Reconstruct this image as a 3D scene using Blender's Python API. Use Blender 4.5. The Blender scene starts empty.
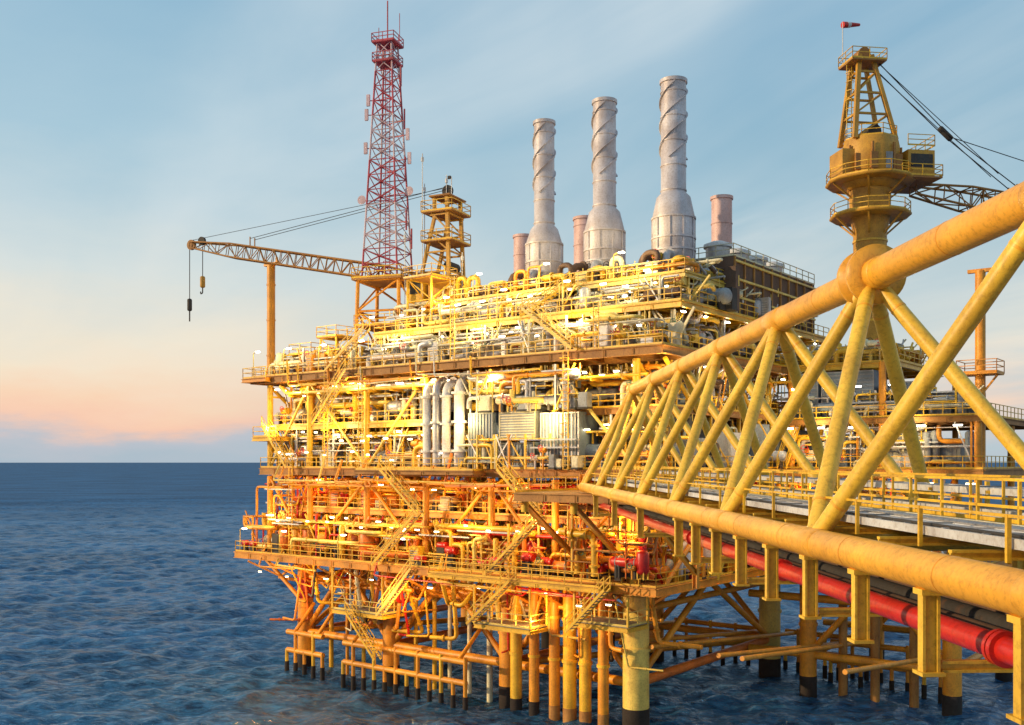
import bpy, math, random
import numpy as np
from mathutils import Vector, Matrix
random.seed(7)
R=random.random
def U(a,b): return a+(b-a)*R()
sc=bpy.context.scene
sc.view_settings.view_transform='Standard'; sc.view_settings.look='None'; sc.view_settings.exposure=0
def lin(c): return tuple(((x/255)/12.92 if x/255<=.04045 else ((x/255+.055)/1.055)**2.4) for x in c)

# ---------------------------------------------------------------- materials
MATS={}
def paint(name,rgb,rough=.45,metal=0.,wear=.35,rust=(.16,.06,.02),rustamt=.25,bump=.15):
    m=bpy.data.materials.new(name); m.use_nodes=True; nt=m.node_tree; N=nt.nodes; L=nt.links
    p=N['Principled BSDF']; tc=N.new('ShaderNodeTexCoord')
    n1=N.new('ShaderNodeTexNoise'); n1.inputs['Scale'].default_value=.6; n1.inputs['Detail'].default_value=6
    L.new(tc.outputs['Object'],n1.inputs['Vector'])
    mp=N.new('ShaderNodeMapping'); mp.inputs['Scale'].default_value=(2.2,2.2,.45); L.new(tc.outputs['Object'],mp.inputs['Vector'])
    n2=N.new('ShaderNodeTexNoise'); n2.inputs['Scale'].default_value=1.6; n2.inputs['Detail'].default_value=8; n2.inputs['Roughness'].default_value=.7
    L.new(mp.outputs[0],n2.inputs['Vector'])
    r1=N.new('ShaderNodeValToRGB'); r1.color_ramp.elements[0].position=.3; r1.color_ramp.elements[1].position=.7
    d=1-wear
    r1.color_ramp.elements[0].color=(rgb[0]*d,rgb[1]*d*.92,rgb[2]*d*.9,1)
    r1.color_ramp.elements[1].color=(min(1,rgb[0]*1.08),min(1,rgb[1]*1.08),min(1,rgb[2]*1.1),1)
    L.new(n1.outputs['Fac'],r1.inputs[0])
    r2=N.new('ShaderNodeValToRGB'); r2.color_ramp.elements[0].position=.56; r2.color_ramp.elements[1].position=.74
    r2.color_ramp.elements[0].color=(0,0,0,1); r2.color_ramp.elements[1].color=(rustamt*3,)*3+(1,)
    L.new(n2.outputs['Fac'],r2.inputs[0])
    mx=N.new('ShaderNodeMixRGB'); L.new(r2.outputs[0],mx.inputs[0]); L.new(r1.outputs[0],mx.inputs[1]); mx.inputs[2].default_value=rust+(1,)
    n3=N.new('ShaderNodeTexNoise'); n3.inputs['Scale'].default_value=7; n3.inputs['Detail'].default_value=5; n3.inputs['Roughness'].default_value=.75; L.new(tc.outputs['Object'],n3.inputs['Vector'])
    r3=N.new('ShaderNodeValToRGB'); r3.color_ramp.elements[0].position=.34; r3.color_ramp.elements[1].position=.52; r3.color_ramp.elements[0].color=(.66,.60,.54,1); r3.color_ramp.elements[1].color=(1,1,1,1); L.new(n3.outputs['Fac'],r3.inputs[0])
    mm=N.new('ShaderNodeMixRGB'); mm.blend_type='MULTIPLY'; mm.inputs[0].default_value=.8; L.new(mx.outputs[0],mm.inputs[1]); L.new(r3.outputs[0],mm.inputs[2])
    L.new(mm.outputs[0],p.inputs['Base Color']); p.inputs['Metallic'].default_value=metal
    rr=N.new('ShaderNodeMapRange'); rr.inputs[3].default_value=rough+.2; rr.inputs[4].default_value=max(.1,rough-.08); L.new(n3.outputs['Fac'],rr.inputs[0]); L.new(rr.outputs[0],p.inputs['Roughness'])
    bp=N.new('ShaderNodeBump'); bp.inputs['Strength'].default_value=bump; bp.inputs['Distance'].default_value=.03
    L.new(n2.outputs['Fac'],bp.inputs['Height']); L.new(bp.outputs[0],p.inputs['Normal'])
    MATS[name]=m; return m
def emis(name,rgb,s):
    m=bpy.data.materials.new(name); m.use_nodes=True; p=m.node_tree.nodes['Principled BSDF']
    p.inputs['Base Color'].default_value=(.8,.8,.8,1); p.inputs['Emission Color'].default_value=rgb+(1,); p.inputs['Emission Strength'].default_value=s
    try: m.cycles.emission_sampling='NONE'
    except Exception: pass
    MATS[name]=m
paint('yellow',(.90,.53,.03),.38,rustamt=.16)
paint('chord_yellow',(.90,.43,.03),.36,wear=.28,rustamt=.11)
paint('truss_yellow',(.90,.56,.05),.38,wear=.28,rustamt=.13)
paint('pale_yellow',(.86,.63,.13),.4,rustamt=.16)
paint('orange',(.84,.34,.02),.42,rustamt=.22)
paint('deep_orange',(.80,.20,.015),.42,rustamt=.16)
paint('rust_orange',(.44,.20,.04),.6,rustamt=.3)
paint('crane_gold',(.64,.33,.03),.5,rustamt=.25)
paint('cream',(.76,.70,.46),.5,rustamt=.15)
paint('white',(.74,.73,.70),.5,wear=.25,rustamt=.08)
paint('silver',(.55,.54,.53),.38,metal=.35,wear=.3,rustamt=.07)
paint('stack_steel',(.62,.575,.585),.42,metal=.1,wear=.28,rustamt=.08)
paint('pink_steel',(.72,.49,.45),.5,metal=.05,wear=.2,rustamt=.1)
paint('grey',(.30,.32,.33),.5,rustamt=.15)
paint('bluegrey',(.20,.26,.32),.5,rustamt=.12)
paint('dark',(.05,.045,.04),.7,rustamt=.2)
paint('brown',(.14,.08,.05),.7,rustamt=.3)
paint('red',(.64,.025,.015),.3,wear=.25,rustamt=.08)
paint('mast_red',(.52,.07,.10),.5,rustamt=.05)
paint('mast_white',(.68,.50,.54),.5,rustamt=.05)
paint('grating',(.26,.22,.17),.6,rustamt=.2)
paint('tray',(.62,.63,.62),.45,wear=.35,rustamt=.14)
paint('green',(.06,.18,.10),.6)
paint('marine_growth',(.035,.025,.02),.9,rust=(.02,.03,.015),rustamt=.3,bump=.8)
emis('lamp_glow',(1,.80,.42),16)
emis('lamp_white',(1,.93,.74),20)
MN=list(MATS.keys()); MI={k:i for i,k in enumerate(MN)}

# ---------------------------------------------------------------- mesh builder
def frame(d):
    d=d.normalized(); a=Vector((0,0,1)) if abs(d.z)<.95 else Vector((1,0,0))
    x=a.cross(d).normalized(); y=d.cross(x); return x,y
CS={n:[(math.cos(2*math.pi*i/n),math.sin(2*math.pi*i/n)) for i in range(n)] for n in range(3,65)}
class MB:
    def __init__(s): s.v=[];s.f=[];s.m=[];s.s=[]
    def lathe(s,p0,p1,prof,m,n=8,cap=True):
        p0=Vector(p0);p1=Vector(p1);d=p1-p0
        if d.length<1e-5:return
        x,y=frame(d); b=len(s.v); mi=MI[m]
        for t,r in prof:
            c=p0+d*t
            for cs,sn in CS[n]:
                q=c+x*(cs*r)+y*(sn*r); s.v.append((q.x,q.y,q.z))
        for k in range(len(prof)-1):
            for i in range(n):
                j=(i+1)%n; s.f.append((b+k*n+i,b+k*n+j,b+(k+1)*n+j,b+(k+1)*n+i)); s.m.append(mi); s.s.append(True)
        if cap:
            for k,o in((0,-1),(len(prof)-1,1)):
                if prof[k][1]<.01: continue
                bb=len(s.v); s.v.extend(s.v[b+k*n:b+k*n+n]); ids=list(range(bb,bb+n))
                s.f.append(tuple(ids if o>0 else ids[::-1])); s.m.append(mi); s.s.append(False)
    def cyl(s,p0,p1,r,m,n=8,r2=None): s.lathe(p0,p1,[(0,r),(1,r if r2 is None else r2)],m,n)
    def vessel(s,p0,p1,r,m,n=14):
        L=(Vector(p1)-Vector(p0)).length; e=min(.45,r*.6/L)
        s.lathe(p0,p1,[(0,.0),(e*.12,r*.5),(e*.45,r*.85),(e,r),(1-e,r),(1-e*.45,r*.85),(1-e*.12,r*.5),(1,.0)],m,n,cap=False)
    def ring(s,c,d,r,w,m,n=14):
        c=Vector(c);d=Vector(d).normalized()*w*.5; s.cyl(c-d,c+d,r,m,n)
    def beam(s,p0,p1,w,h,m):
        p0=Vector(p0);p1=Vector(p1);d=p1-p0
        if d.length<1e-5:return
        x,y=frame(d); b=len(s.v)
        for c in(p0,p1):
            for a,e in((-1,-1),(1,-1),(1,1),(-1,1)):
                q=c+x*(a*w/2)+y*(e*h/2); s.v.append((q.x,q.y,q.z))
        for f in((3,2,1,0),(4,5,6,7),(0,1,5,4),(1,2,6,5),(2,3,7,6),(3,0,4,7)):
            s.f.append(tuple(b+i for i in f)); s.m.append(MI[m]); s.s.append(False)
    def ib(s,p0,p1,w,h,m):
        p0=Vector(p0);p1=Vector(p1); x,y=frame(p1-p0); t=max(.05,h*.09)
        s.beam(p0,p1,t,h-2*t,m); s.beam(p0+y*(h/2-t/2),p1+y*(h/2-t/2),w,t,m); s.beam(p0-y*(h/2-t/2),p1-y*(h/2-t/2),w,t,m)
    def box(s,x0,x1,y0,y1,z0,z1,m):
        b=len(s.v)
        s.v.extend([(x0,y0,z0),(x1,y0,z0),(x1,y1,z0),(x0,y1,z0),(x0,y0,z1),(x1,y0,z1),(x1,y1,z1),(x0,y1,z1)])
        for f in((3,2,1,0),(4,5,6,7),(0,1,5,4),(1,2,6,5),(2,3,7,6),(3,0,4,7)):
            s.f.append(tuple(b+i for i in f)); s.m.append(MI[m]); s.s.append(False)
    def pipe(s,pts,r,m,n=8,flange=0):
        P=[Vector(p) for p in pts]; Q=[P[0]]
        for i in range(1,len(P)-1):
            a=(P[i-1]-P[i]);c=(P[i+1]-P[i]); rr=min(r*3,a.length*.45,c.length*.45)
            a=a.normalized();c=c.normalized()
            for t in(0,.25,.5,.75,1):
                q=(P[i]+a*rr)*(1-t)**2+P[i]*2*t*(1-t)+(P[i]+c*rr)*t*t; Q.append(q)
        Q.append(P[-1]); b=len(s.v); mi=MI[m]
        d0=(Q[1]-Q[0]).normalized(); x,y=frame(d0)
        for i,q in enumerate(Q):
            d=(Q[min(i+1,len(Q)-1)]-Q[max(i-1,0)]).normalized()
            x=(x-d*x.dot(d)).normalized(); y=d.cross(x)
            for cs,sn in CS[n]:
                w=q+x*(cs*r)+y*(sn*r); s.v.append((w.x,w.y,w.z))
        for k in range(len(Q)-1):
            for i in range(n):
                j=(i+1)%n; s.f.append((b+k*n+i,b+k*n+j,b+(k+1)*n+j,b+(k+1)*n+i)); s.m.append(mi); s.s.append(True)
        for k,o in((0,-1),(len(Q)-1,1)):
            bb=len(s.v); s.v.extend(s.v[b+k*n:b+k*n+n]); ids=list(range(bb,bb+n))
            s.f.append(tuple(ids if o>0 else ids[::-1])); s.m.append(mi); s.s.append(False)
        if flange:
            for i in range(len(P)-1):
                d=P[i+1]-P[i]
                if d.length>flange*1.3:
                    k=int(d.length/flange)
                    for j in range(k):
                        s.ring(P[i]+d*((j+.5)/k),d,r*1.55,.12+r*.2,m,10)
    def obj(s,name,parent=None):
        me=bpy.data.meshes.new(name); me.from_pydata(s.v,[],s.f)
        used=sorted(set(s.m)); mp={u:i for i,u in enumerate(used)}
        for u in used: me.materials.append(MATS[MN[u]])
        me.polygons.foreach_set('material_index',[mp[i] for i in s.m]); me.polygons.foreach_set('use_smooth',s.s); me.update()
        o=bpy.data.objects.new(name,me); sc.collection.objects.link(o)
        if parent: o.parent=parent
        return o
def empty(name,loc=(0,0,0),rz=0):
    e=bpy.data.objects.new(name,None); e.location=loc; e.rotation_euler=(0,0,rz); e.empty_display_size=.5; sc.collection.objects.link(e); return e

def rail(b,pts,m='yellow',h=1.1,r=.032,sp=1.5,closed=False):
    P=[Vector(p) for p in pts]
    if closed:P.append(P[0])
    for i in range(len(P)-1):
        a,c=P[i],P[i+1]; d=c-a; k=max(1,int(d.length/sp))
        for j in range(k+1):
            q=a+d*(j/k); b.beam(q,q+Vector((0,0,h)),r*2,r*2,m)
        for z in(h,h*.55): b.beam(a+Vector((0,0,z)),c+Vector((0,0,z)),r*2,r*2,m)
        b.beam(a+Vector((0,0,.08)),c+Vector((0,0,.08)),.03,.16,m)
def stair(b,p0,p1,w=.9,m='yellow'):
    p0=Vector(p0);p1=Vector(p1);d=p1-p0;h=Vector((d.x,d.y,0)); side=Vector((-h.y,h.x,0)).normalized()*w/2
    for s in(-1,1):
        b.beam(p0+side*s,p1+side*s,.08,.22,m)
        for z in(1.,.5): b.beam(p0+side*s+Vector((0,0,z)),p1+side*s+Vector((0,0,z)),.06,.06,m)
        k=max(2,int(d.length/1.2))
        for j in range(k+1):
            q=p0+side*s+d*(j/k); b.beam(q,q+Vector((0,0,1)),.06,.06,m)
    n=max(3,int(abs(d.z)/.25))
    for j in range(1,n):
        q=p0+d*(j/n); b.beam(q-side,q+side,.26,.04,'grating')
def ladder(b,x,y,z0,z1,m='yellow'):
    for s in(-.25,.25): b.beam((x+s,y,z0),(x+s,y,z1),.07,.07,m)
    z=z0
    while z<z1: b.beam((x-.25,y,z),(x+.25,y,z),.04,.04,m); z+=.35
    z=z0+2
    while z<z1:
        for a in range(5):
            t0=math.pi*a/5;t1=math.pi*(a+1)/5
            b.beam((x-.38*math.cos(t0),y-.7*math.sin(t0),z),(x-.38*math.cos(t1),y-.7*math.sin(t1),z),.05,.05,m)
        z+=.9
def lattice(b,p0,p1,w0,w1,n,m,rl=.1,rb=.06,m2=None,h0=None,h1=None,pyr=False,nn=6):
    p0=Vector(p0);p1=Vector(p1);d=p1-p0
    x,y=frame(d)
    if abs(d.normalized().z)>.95: x,y=Vector((1,0,0)),Vector((0,1,0))
    h0=h0 or w0; h1=h1 or w1
    prev=None
    for k in range(n+1):
        t=k/n; w=w0+(w1-w0)*t; h=h0+(h1-h0)*t; c=p0+d*t
        cur=[c+x*(a*w/2)+y*(e*h/2) for a,e in((-1,-1),(1,-1),(1,1),(-1,1))]
        mm=m if (m2 is None or (k//3)%2==0) else m2
        for i in range(4): b.cyl(cur[i],cur[(i+1)%4],rb,mm,4)
        if prev:
            for i in range(4):
                b.cyl(prev[i],cur[i],rl,mm,nn)
                j=(i+1)%4
                if m2 or pyr: b.cyl(prev[i],cur[j],rb,mm,4); b.cyl(prev[j],cur[i],rb,mm,4)
                elif (k+i)%2: b.cyl(prev[i],cur[j],rb,mm,4)
                else: b.cyl(prev[j],cur[i],rb,mm,4)
        prev=cur

# ---------------------------------------------------------------- platform
plat=empty('offshore_platform',(12,78,0),math.radians(-37.97))
st=MB(); rl=MB(); pp=MB(); eq=MB(); lm=MB(); jk=MB()
LIGHTS=[]
def deck(x0,x1,y0,y1,z,m='orange',rm='yellow',dep=.75,sides='LRFB',plate='rust_orange'):
    st.box(x0+.05,x1-.05,y0+.05,y1-.05,z-.1,z,plate)
    zz=z-.12-dep/2
    for a,c in(((x0,y0),(x1,y0)),((x1,y0),(x1,y1)),((x1,y1),(x0,y1)),((x0,y1),(x0,y0))):
        st.ib((a[0],a[1],zz+.06),(c[0],c[1],zz+.06),.35,dep,m)
    k=int((x1-x0)/2.6)
    for i in range(1,k):
        x=x0+(x1-x0)*i/k; st.ib((x,y0+.2,zz+.03),(x,y1-.2,zz+.03),.25,dep*.7,m)
        st.beam((x,y0-.19,zz-dep*.4),(x,y0-.19,zz+dep*.45),.1,.06,m)
    k=max(2,int((y1-y0)/4))
    for i in range(1,k):
        y=y0+(y1-y0)*i/k; st.ib((x0+.2,y,zz-.05),(x1-.2,y,zz-.05),.3,dep*.9,m)
    e=.05
    if 'F' in sides: rail(rl,[(x0+e,y0+e,z),(x1-e,y0+e,z)],rm)
    if 'R' in sides: rail(rl,[(x1-e,y0+e,z),(x1-e,y1-e,z)],rm)
    if 'L' in sides: rail(rl,[(x0+e,y0+e,z),(x0+e,y1-e,z)],rm)
def lamp(x,y,z,white=False,L=1.1):
    lm.box(x-L/2,x+L/2,y-.08,y+.08,z-.1,z,'lamp_white' if white else 'lamp_glow'); lm.box(x-L/2-.05,x+L/2+.05,y-.12,y+.12,z+.004,z+.08,'grey')
def wheel(b,x,y,z,r,m):
    n=10
    for i in range(n):
        a=2*math.pi*i/n;c=2*math.pi*(i+1)/n
        b.beam((x+r*math.cos(a),y,z+r*math.sin(a)),(x+r*math.cos(c),y,z+r*math.sin(c)),.05,.05,m)
    b.beam((x-r,y,z),(x+r,y,z),.04,.04,m); b.cyl((x,y-.05,z),(x,y+.5,z),.05,m,6)
def zone(x0,x1,y0,y1,z0,z1,n,pal,epal=('grey','cream','yellow'),big=1.):
    H=z1-z0
    for _ in range(n):
        t=R(); m=random.choice(pal); x=U(x0,x1);y=U(y0,y1)
        if t<.28:
            r=random.choice((.05,.07,.1,.14,.2,.26))*big; L=U(2,min(11,x1-x0)); xa=max(x0,x-L/2);xb=min(x1,x+L/2);z=U(z0+.5,z1-.3)
            za=z+random.choice((-1,1))*U(.5,H*.5); za=min(max(za,z0),z1)
            zb=z+random.choice((-1,1))*U(.5,H*.5); zb=min(max(zb,z0),z1)
            pp.pipe([(xa,y,za),(xa,y,z),(xb,y,z),(xb,y+U(-.1,1.5),z),(xb,y+1.5,zb)],r,m,7 if r<.15 else 10,flange=U(1.5,4) if R()<.6 else 0)
        elif t<.48:
            r=random.choice((.06,.09,.13,.2,.28))*big; zt=U(z0+H*.5,z1-.2); 
            pp.pipe([(x,y,z0),(x,y,zt),(x+random.choice((-1,1))*U(.6,3),y,zt),(x+U(-1,1),y+2,zt)],r,m,8,flange=U(1,2.5))
        elif t<.55:
            r=U(.3,.7)*big;L=U(1.8,4.5);z=z0+r+U(.4,.9); mm=random.choice(epal)
            eq.vessel((x-L/2,y+r,z),(x+L/2,y+r,z),r,mm)
            for s in(-.3,.3): eq.box(x+s*L-.1,x+s*L+.1,y+r-r*.7,y+r+r*.7,z0,z-r*.5,'dark'); eq.ring((x+s*L,y+r,z),(1,0,0),r*1.04,.08,'grey',16)
            pp.pipe([(x,y+r,z+r*.8),(x,y+r,min(z1,z+r+1)),(x+1.5,y+r,min(z1,z+r+1))],.1,m,7)
        elif t<.62:
            r=U(.25,.55)*big; h=min(H-.5,U(1.4,3.2)); mm=random.choice(epal)
            eq.vessel((x,y+r,z0+.35),(x,y+r,z0+.35+h),r,mm)
            for k in range(4): a=k*1.57+.7; eq.beam((x+r*.8*math.cos(a),y+r+r*.8*math.sin(a),z0),(x+r*.8*math.cos(a),y+r+r*.8*math.sin(a),z0+.9),.09,.09,'yellow')
        elif t<.72:
            w=U(.4,1.4)*big;h=min(H*.7,U(.6,2.0));d=U(.5,1.2); mm=random.choice(epal)
            eq.box(x,x+w,y,y+d,z0+.15,z0+.15+h,mm)
            eq.box(x+.06,x+w-.06,y-.03,y+.0-.004,z0+.3,z0+h*.95,mm)
            k=int(h/.25)
            if R()<.5:
                for j in range(1,k): eq.box(x+.12,x+w-.12,y-.06,y-.034,z0+.25+j*.22,z0+.32+j*.22,'grey')
            eq.box(x-.05,x+w+.05,y-.05,y+d+.05,z0,z0+.146,'dark')
        elif t<.82:
            z=U(z0+.6,z0+2); r=U(.18,.35); eq.vessel((x-r*1.2,y,z),(x+r*1.2,y,z),r,m,10); eq.ring((x-r*1.2,y,z),(1,0,0),r*1.1,.1,m); eq.ring((x+r*1.2,y,z),(1,0,0),r*1.1,.1,m)
            wheel(eq,x,y-r-.2,z+.2,U(.2,.38),random.choice(('red','red','dark','green'))); pp.cyl((x,y,z0),(x,y,z),.09,m,6)
        elif t<.90:
            L=U(3,9);xa=max(x0,x-L/2);xb=min(x1,x+L/2);z=U(z0+H*.5,z1-.4)
            eq.box(xa,xb,y,y+.5,z,z+.04,'tray'); eq.box(xa,xb,y-.04,y-.002,z-.02,z+.12,'tray')
            for k in range(int(L/1.8)): eq.beam((xa+k*1.8+.2,y+.25,z+.06),(xa+k*1.8+.2,y+.25,z1),.06,.06,'pale_yellow')
        else:
            a=U(z0,z0+H*.4); b2=random.choice((-1,1))
            st.beam((x,y,z0),(x,y,z1),.16,.16,random.choice(pal)); st.beam((x,y,a),(x+b2*U(1,2.2),y,z1),.12,.12,random.choice(pal))
def rack(x0,x1,y,z,n,pal,dz=.0,sp=.38):
    for i in range(n):
        r=random.choice((.08,.11,.15)); pp.pipe([(x0+R()*2,y+i*sp+R()*.0,z+1.0+dz),(x0+R()*.1+2.2,y+i*sp,z+r),(x1-R()*3,y+i*sp,z+r)],r,random.choice(pal),8,flange=U(3,6))
    x=x0
    while x<x1: st.ib((x,y-.3,z-.12),(x,y+n*sp,z-.12),.15,.2,'yellow'); x+=3

Z0,Z1,Z2,Z3,Z4,Z5,Z6=12.3,17.2,21.4,25.9,31.2,35.0,37.8
deck(-52.4,-.0,-1.5,36,Z0,'orange',sides='FRL',dep=.65)
deck(-46,-3,2,34,Z1,'orange',sides='FRL',dep=.45)
deck(-50,0,0,36,Z2,'rust_orange',sides='FRL',dep=.7)
deck(-48.5,-23,.6,32,Z3,'yellow',sides='FL',dep=.45)
deck(-12,-.5,1.2,32,Z3+.6,'rust_orange',sides='FR',dep=.5)
deck(-50.8,0,-.5,36,Z4,'rust_orange',sides='FRL',dep=.7)
deck(-35,0,2.5,35,Z5,'yellow',sides='FRL',dep=.5)
deck(-27,-1,5,34,Z6,'pale_yellow',sides='FRL',dep=.45)
# balconies / overhangs
deck(-53,-49,4,12,Z2-.6,'orange',sides='FL',dep=.5)
deck(-51.5,-47.5,-1.2,4,Z4-.15,'orange',sides='FL',dep=.4)
deck(-50,-46,-1.0,5,Z3-1.2,'yellow',sides='FL',dep=.4)
deck(-33,-18,-2.0,-.4,Z2-.15,'rust_orange',sides='FLR',dep=.35)
deck(-22,-4,-3.4,-1.7,Z0-.1,'yellow',sides='FLR',dep=.35)
# bridge landing
deck(-8,3.4,-9.0,-.5,19.7,'rust_orange',sides='L',dep=.6)
for x in(-7.5,-3,2.8):
    st.ib((x,-8.6,19.0),(x,-.2,13.4),.3,.4,'orange'); st.ib((x,-.4,12.4),(x,-.4,21),.4,.4,'orange')
    st.cyl((x,-8.3,19.2),(x,-8.3,18.2),.3,'yellow',10)
zone(-7.5,-.5,-3,-1,13,19,34,('orange','yellow','deep_orange','rust_orange'),('red','orange','dark'))
# columns and bracing
xs=[-49,-42.5,-34,-26,-18,-11,-3]
for y in(.6,12,24,35):
    for i,x in enumerate(xs):
        for a,c,m in((Z0,Z2-.9,'orange'),(Z2,Z4-.9,'yellow')):
            st.cyl((x,y,a),(x,y,c),.32,m,12)
        if i<len(xs)-1 and y in(.6,35) :
            x2=xs[i+1]
            if i%2: st.cyl((x,y,Z0),(x2,y,Z2-1),.18,'orange',8); 
            else: st.cyl((x2,y,Z0),(x,y,Z2-1),.18,'orange',8)
            if i in(0,2): st.cyl((x,y,Z2),(x2,y,Z4-1),.15,'pale_yellow',8)
            if i in(1,5): st.cyl((x2,y,Z2),(x,y,Z4-1),.15,'pale_yellow',8)
for i,y in enumerate((.6,12,24)):
    for x in(-49,-3,-.4):
        st.cyl((x,y,Z0),(x,y+11.5,Z2-1),.22,'orange',8)
        st.cyl((x,y+11.5,Z2),(x,y,Z4-1),.2,'yellow',8)
for x in(-34,-30,-26,-22,-18,-14,-10,-6,-1):
    for y in(3,12,22,33):
        st.ib((x,y,Z4),(x,y,Z5-.6),.28,.28,'cream')
    st.beam((x,3,Z4+.1),(x+1.9,3,Z5-.6),.18,.18,'cream'); st.beam((x,3,Z4+.1),(x-1.9,3,Z5-.6),.18,.18,'cream')
    if x>-27: 
        for y in(5.5,18,33): st.ib((x,y,Z5),(x,y,Z6-.5),.24,.24,'pale_yellow')
        st.beam((x,5.5,Z5),(x+2,5.5,Z6-.5),.14,.14,'pale_yellow')
# equipment
YP=('yellow','yellow','pale_yellow','cream','orange','silver')
WP=('cream','cream','pale_yellow','white','silver','yellow')
OP=('orange','orange','yellow','yellow','yellow','deep_orange','pale_yellow','red')
# lower deck
zone(-51.5,-1,-.9,6,Z0,Z1-.6,370,OP,('orange','deep_orange','cream','dark','yellow'))
zone(-45,-2,2.5,7,Z1,Z2-.9,240,OP,('orange','rust_orange','deep_orange','cream','yellow'))
zone(-51.5,-45,0,8,Z0,Z2-.9,60,OP,('orange','cream','deep_orange'))
zone(-51.5,-1,7,24,Z0,Z2-.9,90,OP,('rust_orange','dark','grey'),big=1.5)
# main deck
zone(-49,-22,.6,5,Z2,Z3-.5,300,YP+('white',),('grey','yellow','cream','silver'))
zone(-48,-22,.9,6,Z3,Z4-1,300,YP+('cream','silver'),('cream','silver','yellow','grey'))
zone(-49,-1,6,22,Z2,Z4-1,110,YP,('grey','bluegrey','dark','silver'),big=1.4)
zone(-12,-1,1.4,6,Z3+.6,Z4-1,80,YP+('rust_orange',),('grey','brown','bluegrey'))
zone(-8,-1,.6,6,Z2,Z3,70,YP,('grey','bluegrey','brown'))
# upper
zone(-49.5,-36,.3,9,Z4,Z4+2.8,180,YP,('yellow','cream','orange','grey'))
zone(-35,-1,.2,8,Z4,Z5-.6,360,WP,('white','cream','silver','grey'))
zone(-34,-1,3,12,Z5,Z6-.4,260,WP+('yellow',),('silver','silver','cream','grey','brown'))
zone(-26,-1,5.5,12,Z6,Z6+1.6,150,YP+('silver','brown'),('silver','grey','pale_yellow'))
zone(-34,-27,4,12,Z5,Z5+3.5,60,YP,('yellow','cream'))
def zoneR(y0,y1,z0,z1,n,pal,epal,xa=-4,xb=-.4):
    for k in range(int((y1-y0)/3)):
        zone(xa,xb,y0+k*3,y0+k*3+2,z0,z1,max(1,n*3//int(y1-y0)),pal,epal)
zoneR(2,34,Z0,Z2-1,150,OP,('orange','white','red','dark'))
zoneR(2,34,Z2,Z4-1,170,YP+('brown',),('bluegrey','grey','white','brown'))
zoneR(2,34,Z4,Z5-.6,110,WP,('brown','grey','silver'))
zoneR(5,33,Z5,Z6,90,WP,('brown','dark','silver','grey'))
for z,y in((Z1-1.5,-.2),(Z2-1.9,.4),(Z3-1.3,1.),(Z4-2.1,.1),(Z5-1.5,2.7)):
    x0=-48 if z<Z4 else -34
    rack(x0,-24,y,z,5,YP if z>Z2 else OP); rack(-22,-2,y+.2,z-.2,4,YP if z>Z2 else OP)
for z,pal in((Z0-.9,OP),(Z2-1.0,OP),(Z4-1.0,YP)):
    for k in range(9):
        a=U(-49,-12); pp.pipe([(a,-.9,z+U(1,2.5)),(a,-1.9 if z<Z2 else -.75,z-U(0,.6)),(a+U(4,12),-1.9 if z<Z2 else -.75,z-.3)],random.choice((.07,.1,.14)),random.choice(pal),8,flange=3)
# big vertical ducts and louvered generator housings
for i,x in enumerate((-25.2,-24.0,-22.8,-21.2)):
    eq.pipe([(x,-.1,Z2+.3),(x,-.1,Z4-1.9+.3*(i%2)),(x,4,Z4-1.9+.3*(i%2))],.40 if i<3 else .5,'white' if i!=1 else 'silver',14,flange=2.0)
def louver(x0,x1,y0,y1,z0,z1,m='grey',n=14,fr='white',vertical=False):
    eq.box(x0,x1,y0,y1,z0,z1,m)
    for q in(x0,x1-.12): eq.box(q,q+.12,y0-.08,y0-.003,z0,z1,fr)
    for q in(z0,z1-.12): eq.box(x0+.123,x1-.123,y0-.08,y0-.003,q,q+.12,fr)
    if vertical:
        k=int((x1-x0)/.35)
        for i in range(1,k): xx=x0+(x1-x0)*i/k; eq.box(xx-.05,xx+.05,y0-.06,y0-.003,z0+.13,z1-.13,fr)
    else:
        for i in range(1,n): zz=z0+(z1-z0)*i/n; eq.box(x0+.13,x1-.13,y0-.06,y0-.003,zz-.05,zz+.05,fr)
louver(-20.0,-17.2,-.2,3,Z2+.4,Z2+5.0,'bluegrey',vertical=True,fr='grey')
louver(-16.8,-12.8,.2,3,Z2+2.6,Z2+5.4,'grey',n=12,fr='cream')
louver(-16.8,-12.8,.1,3,Z2+.2,Z2+2.3,'bluegrey',n=8,fr='grey',vertical=True)
louver(-12.2,-8.2,.1,3,Z2+.3,Z2+4.8,'bluegrey',vertical=True,fr='silver')
for x in(-19,-16.5,-13.5,-11):
    eq.vessel((x,.4,Z2+6),(x+1.8,.4,Z2+6),.5,'silver'); louver(x,x+1.7,.3,2,Z2+6.9,Z2+8.3,random.choice(('grey','cream','brown')),n=6,fr='grey')
zone(-20,-8,-.5,.1,Z2+5,Z4-1,50,YP+('silver',),('grey','cream'))
zone(-20,-8,-.9,-.5,Z2,Z2+3,24,YP+('silver',),('grey','cream'),big=.6)
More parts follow.
